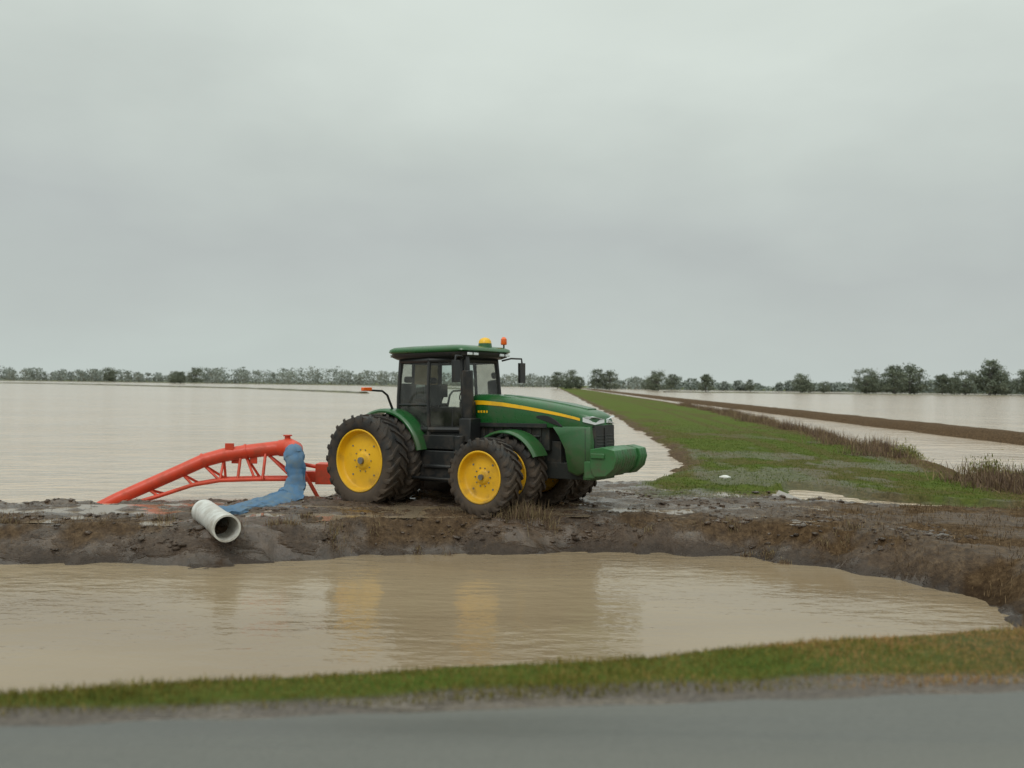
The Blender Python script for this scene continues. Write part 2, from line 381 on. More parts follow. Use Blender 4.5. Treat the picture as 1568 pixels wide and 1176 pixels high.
blades('straw_litter',x,y,rng.uniform(.03,.15,len(x)),.009,M_bd,lean=np.clip(rng.normal(1.35,.18,len(x)),.6,1.57),z0=.006,z=zt+.01,rnd=np.clip(rng.uniform(0,1,len(x))**1.3,0,1))
cx=np.concatenate([[.25,.05,.5,-.1],rng.uniform(-10,9,40)]); cy=np.concatenate([[18.75,18.8,18.85,18.7],rng.uniform(16.9,18.8,40)])
cs=np.concatenate([[.5,.45,.42,.34],rng.uniform(.06,.22,40)])
x=np.concatenate([rng.normal(a,s*.45,int(900*s)) for a,s in zip(cx,cs)]); y=np.concatenate([rng.normal(a,s*.4,int(900*s)) for a,s in zip(cy,cs)])
hh=np.concatenate([rng.uniform(.2,1,int(900*s))*s*.95 for s in cs])
blades('dry_weeds',x,y,hh,.010,M_br,.8)
n=110000; y=21+rng.uniform(0,1,n)**1.5*60; x=rng.uniform(0,1,n)*(xR(y)-xL(y)+2)+xL(y)-1
g_,d_,_=masks(x,y); k=(rng.uniform(0,1,n)<g_*ss(80,35,y))&(terrain(x,y)>-.08)&(pud(x,y)>2.5); x,y=x[k],y[k]; d_=d_[k]
blades('track_grass',x,y,rng.uniform(.015,.06,len(x)),.016,M_bt,.8,rnd=np.clip(rng.uniform(0,.7,len(x))+d_*.45,0,1))
# brush along the track's right edge
nb=300
cy=24+rng.uniform(0,1,nb)**1.3*110; cx=xR(cy)+rng.normal(0,.6,nb)-.3; cs=rng.uniform(.25,.90,nb)
kk=fbm(cx*.2,cy*.12,3)+rng.uniform(-.14,.14,nb)>-.10; cx,cy,cs=cx[kk],cy[kk],cs[kk]
x=np.concatenate([rng.normal(a,s*.6,int(330*s)) for a,s in zip(cx,cs)]); y=np.concatenate([rng.normal(a,s*.6,int(330*s)) for a,s in zip(cy,cs)])
hh=np.concatenate([rng.uniform(.15,1,int(330*s))**1.2*s for s in cs]); cr=np.concatenate([np.full(int(330*s),rng.uniform(-.25,.25)) for s in cs])
blades('brush',x,y,hh,.022,M_br,.95,rnd=np.clip(rng.uniform(0,.8,len(x))+cr,0,1))
M_bb=blademat('bush_leaves',[(0,(.07,.08,.02)),(.6,(.19,.19,.055)),(1,(.28,.26,.10))])
for (bx,by,bs) in ((14.7,28.2,.75),(14.9,26.2,.6),(16.6,38.0,.7)):
    n=1500; x=rng.normal(bx,bs*.42,n); y=rng.normal(by,bs*.38,n)
    zz=terrain(x,y)+np.abs(rng.normal(0,.32,n))*bs
    blades('wild_bush',x,y,rng.uniform(.04,.13,n),.03,M_bb,1.3,z=zz)

# ------------------------------------------------------------ trees
M_bark=paint('bark',(.13,.125,.115),amount=.3,rough=.9,coat=0)
M_leaf=blademat('leaves_hazy',[(0,(.108,.128,.095)),(1,(.195,.220,.160))])  # distance haze painted into the leaf colours
M_leaf_far=blademat('leaves_far_haze',[(0,(.200,.228,.208)),(1,(.285,.312,.278))])  # paler leaf colours stand in for haze over the far line
def leafquads(C,size,rnd):
    n=len(C); a=rng.normal(size=(n,3)); a/=np.linalg.norm(a,axis=1)[:,None]; b=np.cross(a,rng.normal(size=(n,3))); b/=np.linalg.norm(b,axis=1)[:,None]
    s=(size*rng.uniform(.6,1.3,n))[:,None]; V=np.stack([C-a*s,C-b*s*.6,C+a*s,C+b*s*.6],1).reshape(-1,3); o=np.arange(n)*4
    return V,np.stack([o,o+1,o+2,o+3],1),np.repeat(rnd,4)
def tree_parts(h,spread,nclump=60,nl=50):
    mb=MB(); th=h*.25
    mb.tube([(0,0,-.3),(.1,0,th*.5),(0,.1,th),(.2,0,h*.62),(.1,.1,h*.85)],[h*.030,h*.024,h*.020,h*.012,h*.004],7)
    C=[];r_=[]
    for i in range(nclump):
        a=random.uniform(0,6.283); zz=random.uniform(.10,1.0)
        env=math.sin(min(1,(zz+.12)/.5)*1.57)*math.cos(max(0,(zz-.6)/.42)*1.3)
        rad=spread*env*random.uniform(.3,1.12); p=Vector((rad*math.cos(a),rad*math.sin(a),zz*h*.95))
        if i%3==0:
            b0=Vector((0,0,max(th*.7,p.z*.6))); mb.tube([b0,(b0+p)/2+Vector((0,0,.04*h)),p],[h*.011,h*.007,h*.002],5)
        cs=spread*random.uniform(.15,.34); c=rng.normal(size=(nl,3))*np.array([cs,cs,cs*.62])*.65+np.array(p)
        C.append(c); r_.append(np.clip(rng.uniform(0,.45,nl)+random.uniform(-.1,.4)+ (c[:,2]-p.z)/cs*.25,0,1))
    return mb,np.concatenate(C),np.concatenate(r_)
protos=[]
for i in range(5):
    h=[13,15,11,14,12][i]; mb,C,r_=tree_parts(h,h*[.46,.40,.55,.50,.38][i])
    tr=mb.obj('trunk',M_bark); Vv,Ff,rr=leafquads(C,.42,r_); lv=npmesh('crown',Vv,Ff,M_leaf,{'rnd':rr})
    protos.append((tr.data,lv.data)); bpy.data.objects.remove(tr); bpy.data.objects.remove(lv)
def put_tree(x,y,s,k,sz=1):
    e=empty('tree',(x,y,-.1),(0,0,random.uniform(0,6.28))); e.scale=(s,s,s*sz)
    for nm,me in zip(('trunk','crown'),protos[k]):
        o=bpy.data.objects.new(nm,me); scene.collection.objects.link(o); o.parent=e
T=[(196,505,1.05,0),(203,520,.9,2),(209,500,1.05,1),(216,515,1.0,3),(224,515,1.2,3),(231,530,.85,2),(240,510,.95,4),(248,500,1.0,0),(254,525,.9,2),(261,500,1.3,1),(267,505,1.05,3),(276,515,1.05,2),(285,500,1.1,4),(215,540,.8,2),(292,520,1.1,0),
   (158,500,.8,0),(165,520,.7,4),(172,530,.55,2),(178,520,.5,0),(146,560,.5,1),(106,500,.8,4),(112,640,.75,1),(95,640,.65,2),(80,500,.8,3),(86,560,.65,0),(60,560,.85,3),(52,560,.85,1),(36,560,.9,0),(43,600,.75,2),(30,600,.75,1),(-250,690,.8,2),(-258,700,.7,0),(-310,900,1.1,3),(-410,930,1.1,0)]
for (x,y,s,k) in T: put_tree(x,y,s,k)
Cs=[];Rs=[]
xx=-980.
while xx<900:
    y0=960 if xx<60 else 690
    y0+=random.uniform(-25,60); xx+=random.uniform(1.6,5.0)
    big=.5+.5*math.sin(xx*.021)+.35*math.sin(xx*.057+1)
    mid=1.3 if -330<xx<-60 else 1.0
    h=random.uniform(7.5,13.5)*(.85+.3*big)*(mid if xx<60 else .7); sp=h*random.uniform(.4,.7)
    nn=105
    u=rng.uniform(0,1,nn)**.8; ang=rng.uniform(0,6.28,nn); env=np.sin(np.clip(u*1.1+.3,0,1.37)*1.9)
    rad=sp*env*np.sqrt(rng.uniform(0,1,nn))
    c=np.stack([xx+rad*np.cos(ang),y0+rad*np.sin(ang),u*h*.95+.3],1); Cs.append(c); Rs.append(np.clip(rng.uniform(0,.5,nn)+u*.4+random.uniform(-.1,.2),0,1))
n=18000; x=rng.uniform(-980,900,n); y=np.where(x<60,955,690)+rng.uniform(0,50,n); c=np.stack([x,y,rng.uniform(0,5.0,n)*(.6+.5*np.sin(x*.03)**2)],1); Cs.append(c); Rs.append(rng.uniform(0,.45,n))
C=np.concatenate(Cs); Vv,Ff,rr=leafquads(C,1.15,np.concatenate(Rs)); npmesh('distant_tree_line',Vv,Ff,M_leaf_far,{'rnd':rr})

M_levee,nt,b=newmat('levee_soil'); nt.links.new(ramp(nt,noise(nt,.3,6),[(.35,(.06,.05,.035)),(.65,(.12,.12,.055))]),b.inputs['Base Color']); b.inputs['Specular IOR Level'].default_value=.1
def ridge(name,path,w,h):
    rings=[]; mb=MB()
    for i in range(len(path)-1):
        for k in range(24):
            t=k/24; a=Vector(path[i]);b=Vector(path[i+1]); p=a.lerp(b,t); d=(b-a).normalized(); nn=Vector((-d.y,d.x))
            hh=h*(.8+.5*random.random()); ww=w*(.8+.4*random.random())
            rings.append([Vector((p.x-nn.x*ww,p.y-nn.y*ww,-.4)),Vector((p.x-nn.x*ww*.35,p.y-nn.y*ww*.35,-.15+hh)),Vector((p.x+nn.x*ww*.35,p.y+nn.y*ww*.35,-.15+hh)),Vector((p.x+nn.x*ww,p.y+nn.y*ww,-.4))])
    mb.loft(rings,caps=True); return mb.obj(name,M_levee)
ridge('field_levee',[(-38,235),(-95,330),(-230,460),(-620,560)],1.8,.40)
ridge('field_levee',[(-20,430),(-120,760),(-700,900)],2.5,.6)
ridge('field_levee',[(70,420),(420,520)],2.5,.4)

# ------------------------------------------------------------ tractor
tr=empty('tractor',(-2.28,22.16,-.05),(0,R(-1.2),R(-35)))
def tyre(mb,c,Ro,w,rr,nl,a0=0):
    p=[(rr,.36*w),(rr+.02,.43*w),(rr+.08,.485*w),((rr+Ro)/2,.50*w),(Ro-.11,.49*w),(Ro-.06,.45*w),(Ro-.05,.3*w),(Ro-.045,0)]
    prof=p+[(r,-y) for r,y in p[:-1][::-1]]
    mb.revolve(prof,c,56)
    sweep=(w*.5)/Ro*.95; ha=.030/Ro
    for k in range(nl):
        for s in(-1,1):
            b0=a0+2*math.pi*(k+(.5 if s>0 else 0))/nl
            rings=[]
            for t,top,base in((-.03,Ro-.004,Ro-.07),(.3,Ro,Ro-.07),(.65,Ro,Ro-.07),(.93,Ro-.006,Ro-.08),(1.04,Ro-.055,Ro-.13),(1.05,Ro-.12,Ro-.16)):
                y=s*t*.49*w; a=b0-max(t,0)**1.15*sweep; ww=ha*(1+.35*t); 
                rings.append([Vector((c[0]+r*math.cos(a+d),c[1]+y,c[2]+r*math.sin(a+d))) for r,d in((base,-ww*1.2),(top,-ww),(top,ww),(base,ww*1.2))])
            mb.loft(rings)
def rim(mb,mh,c,w,rr,s,deep=.0):
    prof=[(rr+.005,s*.37*w),(rr+.018,s*.44*w),(rr,s*.455*w),(rr-.02,s*.44*w),(rr-.035,s*.36*w),(rr-.05,s*(.26-deep)*w),(rr-.08,s*(.20-deep)*w),(rr*.80,s*(.185-deep)*w),(rr*.55,s*(.20-deep)*w),(rr*.34,s*(.215-deep)*w),(rr*.31,s*(.22-deep)*w),(rr*.27,s*(.27-deep)*w),(rr*.20,s*(.30-deep)*w),(0.001,s*(.30-deep)*w)]
    mb.revolve(prof,c,48)
    mb.revolve([(rr-.03,.36*w),(rr-.05,0),(rr-.03,-.36*w)],c,40)
    for k in range(10):
        a=2*math.pi*k/10; q=Vector((c[0]+rr*.36*math.cos(a),c[1],c[2]+rr*.36*math.sin(a)))
        y0=s*(.205-deep)*w; mh.tube([q+Vector((0,y0,0)),q+Vector((0,y0+s*.03,0))],.014,6)
    for k in range(4):
        a=2*math.pi*(k+.5)/4; q=Vector((c[0]+rr*.66*math.cos(a),c[1],c[2]+rr*.66*math.sin(a)))
        y0=s*(.19-deep)*w; mh.tube([q+Vector((0,y0,0)),q+Vector((0,y0+s*.012,0))],.022,8)
    mh.tube([(c[0],c[1]+s*(.28-deep)*w,c[2]),(c[0],c[1]+s*(.28-deep)*w+s*.07,c[2])],rr*.11,12)
WB=3.27
ty=MB(); rm=MB(); hb=MB()
for s in(-1,1):
    for j,(yy) in enumerate((1.71,.96)):
        tyre(ty,(0,s*yy,1.03),1.045,.58,.70,23,a0=random.random())
        rim(rm,hb,(0,s*yy,1.03),.58,.695,s,deep=.02 if j==0 else .3)
    for j,(yy) in enumerate((1.60,.68)):
        tyre(ty,(WB,s*yy,.80),.815,.50,.54,22,a0=random.random())
        rim(rm,hb,(WB,s*yy,.80),.50,.535,s,deep=.06 if j==0 else .3)
ty.obj('tyres',M_rubber,tr,angle=40); rm.obj('wheel_rims',M_yellow,tr,angle=40); hb.obj('hub_bolts',M_metal,tr)
FR=[]
a=MB()
a.tube([(0,-1.7,1.03),(0,1.7,1.03)],.09,14); a.tube([(0,-.75,1.03),(0,.75,1.03)],[.2,.2],14)
a.tube([(WB,-1.5,.8),(WB,1.5,.8)],.075,12); a.tube([(WB,-.62,.8),(WB,.62,.8)],.15,12)
a.box(-.55,1.9,-.36,.36,.62,1.55); a.box(1.8,4.3,-.27,.27,.72,1.5); a.box(3.9,5.1,-.3,.3,.70,1.05)
a.box(WB-.3,WB+.3,-.42,.42,.62,.95)
a.box(-1.0,-.5,-.4,.4,.65,1.0); a.box(-1.25,-.9,-.05,.05,.48,.58)
for s in(-1,1):
    a.tube([(-.5,s*.45,.85),(-1.25,s*.5,.62)],.045,8); a.tube([(-.5,s*.35,1.45),(-1.1,s*.48,.7)],.04,8)
    a.tube([(1.9,s*.2,.7),(WB,s*.4,.6)],.05,8)
a.obj('chassis',M_dark,tr,bevel=.03)
e=MB(); e.box(2.0,3.9,-.38,.38,1.3,1.95)
for k in range(7): e.box(2.15+k*.24,2.27+k*.24,-.41,.41,1.35,1.85)
e.tube([(2.2,-.42,1.45),(3.6,-.42,1.35)],.04,8); e.tube([(2.3,-.43,1.25),(3.2,-.43,1.6),(3.7,-.43,1.6)],.03,8)
FR.append(e.obj('engine',M_dark,tr,bevel=.015))
t=MB(); t.box(.95,2.0,-1.0,-.40,.55,1.25); t.box(.95,2.0,.40,1.0,.55,1.25); t.box(1.0,2.0,-.95,-.45,1.28,1.60)
t.tube([(2.0,-.85,.6),(2.0,-.85,1.6)],.14,12); t.tube([(1.1,-1.02,.9),(1.9,-1.02,.9)],.05,8)
t.box(.9,2.1,-1.22,-1.0,.62,.67)
for z in(.5,.8,1.1,1.4): t.box(1.35,1.75,1.0,1.3,z,z+.04)
t.obj('fuel_tank',M_black,tr,bevel=.05,seg=3)
# hood
def hs(x,w,zt,zb):
    L=[(-w*.97,zb),(-w,zb+.04),(-w,zt-.30),(-w*.985,zt-.17),(-w*.93,zt-.085),(-w*.78,zt-.03),(-w*.45,zt-.006),(0,zt)]
    L=L+[(-y,z) for y,z in L[:-1][::-1]]
    return [Vector((x,y,z)) for y,z in L]
h=MB()
h.loft([hs(1.95,.43,2.52,1.80),hs(2.3,.45,2.515,1.78),hs(2.8,.465,2.48,1.78),hs(3.3,.475,2.42,1.80),hs(3.8,.48,2.35,1.80),hs(4.2,.475,2.285,1.80),hs(4.55,.465,2.215,1.75),hs(4.80,.445,2.15,1.72),hs(4.93,.41,2.08,1.74),hs(4.98,.37,2.02,1.78)])
for s in(-1,1):
    P=[(4.02,1.84),(4.93,1.84),(4.97,1.5),(4.95,.95),(4.6,.80),(4.40,.88),(4.32,1.35),(4.16,1.65)]
    r1=[Vector((x,s*.455,z)) for x,z in P]; r0=[Vector((x,s*.31,z)) for x,z in P]
    r2=[Vector((4.5+(x-4.5)*.93,s*.487,1.4+(z-1.4)*.93)) for x,z in P]
    h.loft([r0,r1,r2])
h.loft([[Vector((x,-wd,zt-.03)),Vector((x,-wd*.85,zt+.018)),Vector((x,wd*.85,zt+.018)),Vector((x,wd,zt-.03))] for x,wd,zt in((2.6,.16,2.49),(3.3,.20,2.418),(4.2,.24,2.283),(4.7,.20,2.18))])
FR.append(h.obj('hood',M_green,tr,angle=50))
gr=MB(); gr.loft([[Vector((x,y,z)) for y,z in((-.36,.92),(-.41,1.4),(-.405,1.85),(.405,1.85),(.41,1.4),(.36,.92))] for x in(4.7,4.99)])
for k in range(11): gr.box(4.985,5.0,-.33,.33,.98+k*.065,1.0+k*.065)
gr.box(4.99,5.01,-.02,.02,.95,1.80)
for s in(-1,1): gr.loft([[Vector((4.80,s*.493,z0)) ,Vector((4.99,s*.40,z0)),Vector((4.80,s*.40,z0))] for z0 in(1.05,1.35,1.80)])
FR.append(gr.obj('grille',M_black,tr,bevel=.012))
hl=MB()
for s in(-1,1):
    hl.loft([[Vector((4.74,s*.475,1.93)),Vector((4.74,s*.475,2.02)),Vector((4.94,s*.41,2.045)),Vector((4.98,s*.08,1.98)),Vector((4.98,s*.08,1.90)),Vector((4.95,s*.40,1.87))],
             [Vector((4.76,s*.497,1.93)),Vector((4.76,s*.497,2.02)),Vector((5.0,s*.43,2.035)),Vector((5.025,s*.08,1.975)),Vector((5.025,s*.08,1.905)),Vector((5.0,s*.43,1.87))]])
FR.append(hl.obj('headlights',M_lamp,tr))
vt=MB(); st=MB()
HX=[1.95,2.3,2.8,3.3,3.8,4.2,4.55,4.8]
def htop(x): return float(np.interp(x,HX,[2.52,2.515,2.48,2.42,2.35,2.285,2.215,2.15]))
def hw(x): return float(np.interp(x,HX,[.43,.45,.465,.475,.48,.475,.465,.445]))
for s in(-1,1):
    rg=[]
    for k in range(25):
        x=2.02+k*2.65/24; zt=htop(x); w=hw(x); y0=s*(w+.008)
        wd=.095*(1-.45*k/24); zb=zt-.235
        rg.append([Vector((x,y0-s*.02,zb)),Vector((x,y0,zb)),Vector((x,y0-s*.006,zb+wd)),Vector((x,y0-s*.035,zb+wd))])
    st.loft(rg)
    vt.box(2.1,3.9,min(s*.40,s*.490),max(s*.40,s*.490),1.79,1.88)
    rg=[]
    for k in range(13):
        t=k/12; x=3.65+t*.62; zc=2.02-.20*t**2; hh=.055*math.sin(t*3.0+.12)+.012
        rg.append([Vector((x,s*.42,zc-hh)),Vector((x,s*.492,zc-hh)),Vector((x,s*.492,zc+hh)),Vector((x,s*.42,zc+hh))])
    vt.loft(rg)
    for q in range(9):
        if q!=4: st.box(2.12+q*.075,2.165+q*.075,min(s*.40,s*.4525),max(s*.40,s*.4525),2.10,2.15)
FR.append(st.obj('hood_stripe',M_yellow,tr)); FR.append(vt.obj('hood_vents',M_black,tr,bevel=.006))
def arc(mb,cx,cz,Rr,a0,a1,y0,y1,s,th=.035,lip=.09,n=22):
    rg=[]
    for k in range(n+1):
        a=R(a0+(a1-a0)*k/n)
        def P(r,y): return Vector((cx+r*math.cos(a),s*y,cz+r*math.sin(a)))
        rg.append([P(Rr-lip,y1+.01),P(Rr-.02,y1+.015),P(Rr+th*.7,y1-.02),P(Rr+th,y1-.08),P(Rr+th,y0),P(Rr,y0),P(Rr,y1-.05),P(Rr-lip,y1-.02)])
    mb.loft(rg)
fd=MB()
for s in(-1,1):
    arc(fd,0,1.03,1.13,12,135,.62,1.20,s,lip=.06)
    arc(fd,WB,.82,.90,25,125,.50,.98,s,lip=.04,th=.025)
    P=[(-.75,1.75),(-.35,2.1),(0,2.19),(.4,2.12),(.8,1.85),(1.05,1.5),(1.0,1.2),(.6,1.3),(-.5,1.4)]
    fd.loft([[Vector((x,s*.62,z)) for x,z in P],[Vector((x,s*.66,z)) for x,z in P]])
fd.obj('fenders',M_green,tr,angle=45)
# cab
def cabpt(k,z):
    base={'RR':(.12,-.74),'BR':(1.15,-.88),'FR':(2.02,-.68),'FL':(2.02,.68),'BL':(1.15,.88),'RL':(.12,.74)}[k]
    t=(z-1.6)/1.75; f=1+.05*math.sin(t*3.14)-.05*t
    return Vector((1.05+(base[0]-1.05)*(1+.02*math.sin(t*3.14)-(.05*t if base[0]<1 else .10*t)),base[1]*f,z))
K=['RR','BR','FR','FL','BL','RL']
zs=[1.6,2.0,2.45,2.9,3.34]
pl=MB()
for k in K:
    pl.tube([cabpt(k,z) for z in zs],[.07,.055,.05,.05,.06] if k[0]!='B' else [.06,.045,.04,.04,.05],8)
for i in range(6):
    a_,b_=K[i],K[(i+1)%6]
    pl.tube([cabpt(a_,3.29),cabpt(b_,3.29)],.06,8); pl.tube([cabpt(a_,1.72),cabpt(b_,1.72)],.07,8)
pl.tube([cabpt('RR',2.28),cabpt('BR',2.28)],.03,8)
pl.obj('cab_pillars',M_black,tr)
gl=MB()
for i in range(6):
    a_,b_=K[i],K[(i+1)%6]
    gl.loft([[cabpt(a_,z),cabpt(b_,z)] for z in zs],caps=False,closed=False)
gl.obj('cab_glass',M_glass,tr)
cb=MB(); 
ring=lambda z,f:[Vector((1.05+(cabpt(k,z).x-1.05)*f,cabpt(k,z).y*f,z)) for k in K]
cb.loft([ring(1.40,.9),ring(1.62,1.0),ring(1.78,1.0),ring(1.80,.9)])
cb.box(1.55,1.95,-.28,.28,1.75,2.35); cb.box(.3,1.75,-.76,-.42,1.75,2.22); cb.box(.2,.5,-.6,.6,1.75,2.3); cb.box(.2,.9,.42,.72,1.75,2.2)
cb.tube([(1.70,0,2.3),(1.55,0,2.5)],.04,8)
cb.box(1.30,1.36,-.66,-.46,2.45,2.75); cb.tube([(1.2,-.6,2.2),(1.33,-.58,2.5)],.025,8)
cb.box(-.02,.16,-.62,.62,1.7,2.15)
cb.obj('cab_body',M_black,tr,bevel=.03)
sw=MB(); cc=Vector((1.52,0,2.52)); 
sw.tube([cc+Vector((.08*math.sin(t)*1.0,.2*math.cos(t),.18*math.sin(t))) for t in np.linspace(0,6.283,21)],.016,6); sw.obj('steering_wheel',M_black,tr)
se=MB(); se.box(.55,1.10,-.27,.27,2.05,2.22); se.box(.45,.62,-.25,.25,2.15,2.75); se.box(.46,.58,-.13,.13,2.77,2.92); se.box(.6,1.0,-.2,.2,1.75,2.05)
se.obj('seat',M_seat,tr,bevel=.05,seg=3)
def rr_(x0,x1,w,z,c=.22):
    P=[]
    cx=[(x1-c,-w+c,-90),(x1-c,w-c,0),(x0+c,w-c,90),(x0+c,-w+c,180)]
    for X,Y,a in cx:
        for t in range(6):
            an=R(a+t*18); P.append(Vector((X+c*math.cos(an),Y+c*math.sin(an),z)))
    return P
rf=MB(); rf.loft([rr_(-.10,2.20,.92,3.47),rr_(-.14,2.24,.95,3.50),rr_(-.12,2.22,.94,3.56),rr_(-.05,2.10,.87,3.61),rr_(.3,1.8,.6,3.645)])
rf.obj('cab_roof',M_green,tr,angle=60)
ru=MB(); ru.loft([rr_(.0,2.08,.80,3.33),rr_(-.07,2.18,.90,3.38),rr_(-.08,2.19,.91,3.467)]); 
ru.obj('roof_underside',M_black,tr,angle=60)
wl=MB()
for y in(-.72,-.5,.5,.72): wl.box(2.185,2.225,y-.08,y+.08,3.39,3.45); wl.box(-.12,-.08,y-.08,y+.08,3.39,3.45)
wl.obj('work_lights',M_lamp,tr,bevel=.01)
ex=MB(); ex.tube([(2.12,-.68,1.75),(2.12,-.68,2.1),(2.12,-.70,3.05)],[.10,.135,.125],16); ex.tube([(2.12,-.70,3.0),(2.10,-.70,3.4),(2.02,-.72,3.50)],[.06,.06,.06],12)
ex.tube([(2.12,-.55,1.7),(2.12,-.55,2.35)],.09,12)
ex.box(1.98,2.3,-.84,-.45,1.45,1.98)
ex.obj('exhaust_stack',M_black,tr,bevel=.02)
mr=MB()
for s in(-1,1):
    y1=1.32 if s>0 else 1.22
    mr.tube([(2.05,s*.72,3.30),(2.15,s*.95,3.36),(2.2,s*y1,3.36),(2.2,s*(y1+.02),3.25)],.022,8)
    mr.box(2.17,2.24,min(s*(y1-.11),s*(y1+.11)),max(s*(y1-.11),s*(y1+.11)),2.78,3.26)
mr.obj('mirrors',M_black,tr,bevel=.03)
bc=MB(); bc.tube([(2.05,.80,3.5),(2.05,.80,3.72)],.02,8); bc.obj('beacon_pole',M_black,tr)
bo=MB(); bo.tube([(2.05,.80,3.68),(2.05,.80,3.71),(2.05,.80,3.82),(2.05,.80,3.87)],[.065,.075,.07,.03],14)
for s in(-1,1): bo.box(.05,.13,min(s*1.66,s*1.94),max(s*1.66,s*1.94),2.60,2.68)
bo.obj('orange_lights',M_orange,tr,bevel=.012)
am=MB()
for s in(-1,1): am.tube([(.15,s*1.0,2.16),(.12,s*1.15,2.50),(.10,s*1.3,2.60),(.10,s*1.80,2.62)],[.03,.028,.025,.022],8)
am.obj('marker_light_arms',M_black,tr)
gp=MB(); gp.tube([(2.0,.12,3.56),(2.0,.12,3.69),(2.0,.12,3.70)],[.17,.15,.14],20); gp.obj('receiver_base',M_green,tr)
gd=MB(); gd.tube([(2.0,.12,3.69),(2.0,.12,3.75),(2.0,.12,3.80),(2.0,.12,3.825)],[.15,.14,.10,.03],20); gd.obj('receiver_dome',M_yellow,tr)
fw=MB()
for k in range(13):
    y=-.68+k*.107; P=[(5.02,.98),(5.10,.82),(5.36,.84),(5.54,1.0),(5.60,1.2),(5.56,1.37),(5.30,1.43),(5.02,1.38)]
    ins=.0 if abs(k-6)>3 else -.05
    fw.loft([[Vector((x+ins,y,z)) for x,z in P],[Vector((x+ins,y+.096,z)) for x,z in P]])
fw.box(4.85,5.10,-.62,.62,.78,1.12); fw.box(4.7,5.0,-.40,.40,.72,.95); fw.box(5.05,5.35,-.72,.74,1.20,1.30)
FR.append(fw.obj('front_weights',M_green2,tr,bevel=.012))
for o in FR: o.scale.x=1.045

# ------------------------------------------------------------ levee pump
pu=empty('irrigation_pump')
p=MB()
main=[(-9.75,21.3,-.35),(-9.2,21.45,-.05),(-8.6,21.7,.24),(-7.9,22.0,.58),(-7.45,22.15,.80),(-7.0,22.3,.93),(-6.5,22.4,1.01),(-6.0,22.45,1.07),(-5.55,22.5,1.12)]
p.tube(main,[.15,.15,.155,.16,.165,.17,.17,.175,.185],18)
for q,rad in((main[0],.20),(main[4],.185),(main[6],.19),(main[8],.205)):
    i=main.index(q); d=(Vector(main[min(i+1,8)])-Vector(main[max(i-1,0)])).normalized(); p.tube([Vector(q)-d*.025,Vector(q)+d*.025],rad,18)
p.tube([(-5.7,22.5,1.10),(-5.45,22.45,1.12),(-5.28,22.25,1.08),(-5.22,22.0,1.0)],[.20,.23,.22,.20],18)
p.tube([(-5.5,22.48,1.2),(-5.5,22.48,1.40)],[.09,.07],12); p.tube([(-5.5,22.48,1.40),(-5.5,22.48,1.43)],.11,12)
p.box(-6.95,-6.75,22.2,22.28,.95,1.22)
p.obj('discharge_pipe',M_red,pu)
f=MB()
low=[(-9.3,21.2,-.30),(-8.3,21.55,-.0),(-7.6,21.85,.24),(-7.0,22.0,.34),(-6.2,22.15,.36),(-5.3,22.3,.36),(-4.4,22.45,.30)]
for dy in(0,.45): f.tube([(a,b+dy,c) for a,b,c in low],.05,8)
for (i,j) in((1,2),(2,3),(3,4),(3,5),(4,6),(5,7),(5,8)):
    q=Vector(main[j]); 
    for dy in(0,.45):
        a_=Vector(low[min(i,6)])+Vector((0,dy,0)); f.tube([a_,q+Vector((0,0,-.1))],.035,6)
for xk in(-6.6,-6.0,-5.35): f.tube([(xk,22.1,.36),(xk,22.35,1.0)],.04,6)
for xk in(-6.75,-6.3): f.box(xk-.09,xk+.09,22.36,22.39,.72,.98)
for xk in (-8.9,-8.0,-7.4): 
    zz=np.interp(xk,[-9.3,-8.3,-7.6,-7],[-.3,0,.24,.34]); f.tube([(xk,21.3+(xk+8.9)*.4,zz),(xk,21.8+(xk+8.9)*.4,zz)],.035,6)
f.box(-4.75,-4.2,22.2,22.7,.25,.75); f.box(-5.2,-4.7,22.3,22.6,.30,.55)
f.tube([(-5.3,22.45,.75),(-4.5,22.5,.6),(-3.5,22.9,.75)],.05,8)
f.tube([(-4.3,22.45,.7),(-4.25,22.5,1.0)],.05,8); f.tube([(-5.0,22.2,.5),(-4.6,22.2,-.2)],.05,8); f.tube([(-4.4,22.45,.35),(-3.4,22.7,.6)],.06,8)
f.obj('frame',M_red,pu,bevel=.01)
hsx=MB()
path=[(-5.24,22.05,1.04),(-5.18,21.78,1.02),(-5.10,21.62,.84),(-5.06,21.55,.52),(-5.06,21.45,.26),(-5.10,21.2,.11),(-5.22,20.7,.08),(-5.40,20.1,.07),(-5.55,19.5,.07),(-5.68,18.9,.07),(-5.84,18.3,.12),(-5.96,17.85,.19),(-5.90,17.6,.20)]
rad=[(.21,.21),(.235,.17),(.22,.11),(.21,.07),(.24,.08),(.30,.07),(.29,.05),(.24,.045),(.20,.045),(.20,.055),(.19,.09),(.19,.17),(.20,.20)]
P2=[];R2=[]
for i in range(len(path)-1):
    for k in range(7):
        t=k/7; a_=Vector(path[i]).lerp(Vector(path[i+1]),t); w=.016*math.sin((i*7+k)*.8)+.010*random.uniform(-1,1)
        P2.append(a_+Vector((.010*random.uniform(-1,1),0,.008*random.uniform(-1,1)))); R2.append((rad[i][0]*(1-t)+rad[i+1][0]*t+w,rad[i][1]*(1-t)+rad[i+1][1]*t-w*.5))
hsx.tube(P2,R2,24)
hsx.v=[(x+.014*math.sin((i%24)*1.7+i*.013),y,z+.016*math.sin((i%24)*2.3+i*.02)) for i,(x,y,z) in enumerate(hsx.v)]
hsx.obj('lay_flat_hose',M_blue,pu,angle=50)
wp=empty('white_pipe')
A=Vector((-5.95,17.75,.20)); B=Vector((-5.05,16.30,.11)); d=(B-A).normalized(); sx=d.cross(Vector((0,0,1))).normalized(); sz=sx.cross(d)
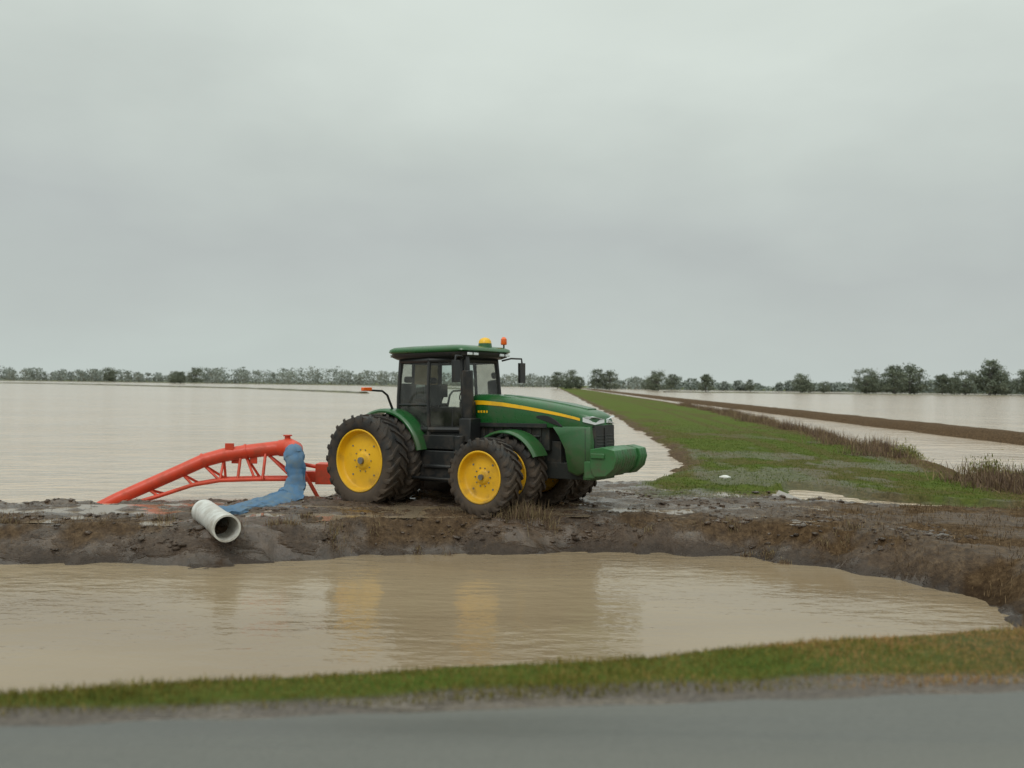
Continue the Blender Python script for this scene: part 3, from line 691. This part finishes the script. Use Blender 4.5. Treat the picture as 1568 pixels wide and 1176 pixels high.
def ringp(c,r,n=32): return [c+sx*r*math.cos(6.28318*k/n)+sz*r*math.sin(6.28318*k/n) for k in range(n)]
w=MB(); w.loft([ringp(A,.235),ringp(B-d*.32,.235),ringp(B-d*.30,.25),ringp(B,.25),ringp(B,.215),ringp(B-d*.3,.21),ringp(A,.21),ringp(A,.235)],caps=False)
w.obj('pipe_shell',M_white,wp,angle=40)
w2=MB(); w2.tube([A+d*.35,A+d*.39],.209,24); w2.obj('inner_dark_disc',M_dark,wp)  # dark disc closing the bore near its back end
lt=MB()
lt.loft([[Vector((6.4+r_*math.cos(a)*(1+.3*math.sin(a*3)),27.3+r_*.6*math.sin(a),z)) for a in np.linspace(0,6.28,12)[:-1]] for z,r_ in((-.02,.16),(.05,.17),(.09,.10),(.11,.04))])
lt.obj('litter_bag',M_white)

# ------------------------------------------------------------ world, sun, camera
w=bpy.data.worlds.new('World'); scene.world=w; w.use_nodes=True; nt=w.node_tree
bg=nt.nodes['Background']; out=nt.nodes['World Output']
sun_el,sun_az=R(48),R(200)
sky=N(nt,'ShaderNodeTexSky'); sky.sky_type='NISHITA'; sky.sun_disc=False; sky.sun_elevation=sun_el; sky.sun_rotation=sun_az
sky.air_density=1; sky.dust_density=5
nt.links.new(sky.outputs[0],bg.inputs[0]); bg.inputs[1].default_value=.07
tc=N(nt,'ShaderNodeTexCoord'); sp=N(nt,'ShaderNodeSeparateXYZ'); nt.links.new(tc.outputs['Generated'],sp.inputs[0])
z=sp.outputs[2]
mp=N(nt,'ShaderNodeMapping'); mp.inputs['Scale'].default_value=(1,1,2.2); nt.links.new(tc.outputs['Generated'],mp.inputs[0])
nz=N(nt,'ShaderNodeTexNoise'); nz.inputs['Scale'].default_value=2.3; nz.inputs['Detail'].default_value=6; nz.inputs['Roughness'].default_value=.5; nt.links.new(mp.outputs[0],nz.inputs[0])
zz=math_(nt,'ADD',z,math_(nt,'MULTIPLY_ADD',nz.outputs[0],.30,-.15))
zz=math_(nt,'ADD',zz,math_(nt,'MULTIPLY',sp.outputs[0],.05))
col=ramp(nt,zz,[(0,(.520,.580,.552)),(.06,(.490,.538,.517)),(.15,(.462,.500,.487)),(.25,(.535,.585,.550)),(.37,(.64,.70,.65))])
nz2=N(nt,'ShaderNodeTexNoise'); nz2.inputs['Scale'].default_value=5; nz2.inputs['Detail'].default_value=7; nt.links.new(mp.outputs[0],nz2.inputs[0])
mul=math_(nt,'MULTIPLY_ADD',nz2.outputs[0],.16,.99)
bg2=N(nt,'ShaderNodeBackground'); nt.links.new(col,bg2.inputs[0]); nt.links.new(math_(nt,'MULTIPLY',mul,maprange(nt,z,.42,1.0,1.0,2.1)),bg2.inputs[1])
mx=N(nt,'ShaderNodeMixShader'); mx.inputs[0].default_value=.94; nt.links.new(bg.outputs[0],mx.inputs[1]); nt.links.new(bg2.outputs[0],mx.inputs[2]); nt.links.new(mx.outputs[0],out.inputs[0])
sl=bpy.data.lights.new('sun','SUN'); sl.energy=.8; sl.angle=R(25); sl.color=(1,.98,.94)
so=bpy.data.objects.new('sun',sl); scene.collection.objects.link(so)
dv=Vector((math.sin(sun_az)*math.cos(sun_el),math.cos(sun_az)*math.cos(sun_el),math.sin(sun_el)))
so.rotation_euler=dv.to_track_quat('Z','Y').to_euler(); so.location=(0,0,30)
cam=bpy.data.cameras.new('camera'); co=bpy.data.objects.new('camera',cam); scene.collection.objects.link(co)
cam.sensor_width=36; cam.lens=36*1400/1568; cam.clip_end=8000; cam.clip_start=.1
cam.dof.use_dof=True; cam.dof.focus_distance=20; cam.dof.aperture_fstop=1.0
co.matrix_world=Matrix.Translation((0,0,2.75))@Matrix.Rotation(R(90),4,'X')@Matrix.Rotation(.0127,4,'Z')
scene.camera=co
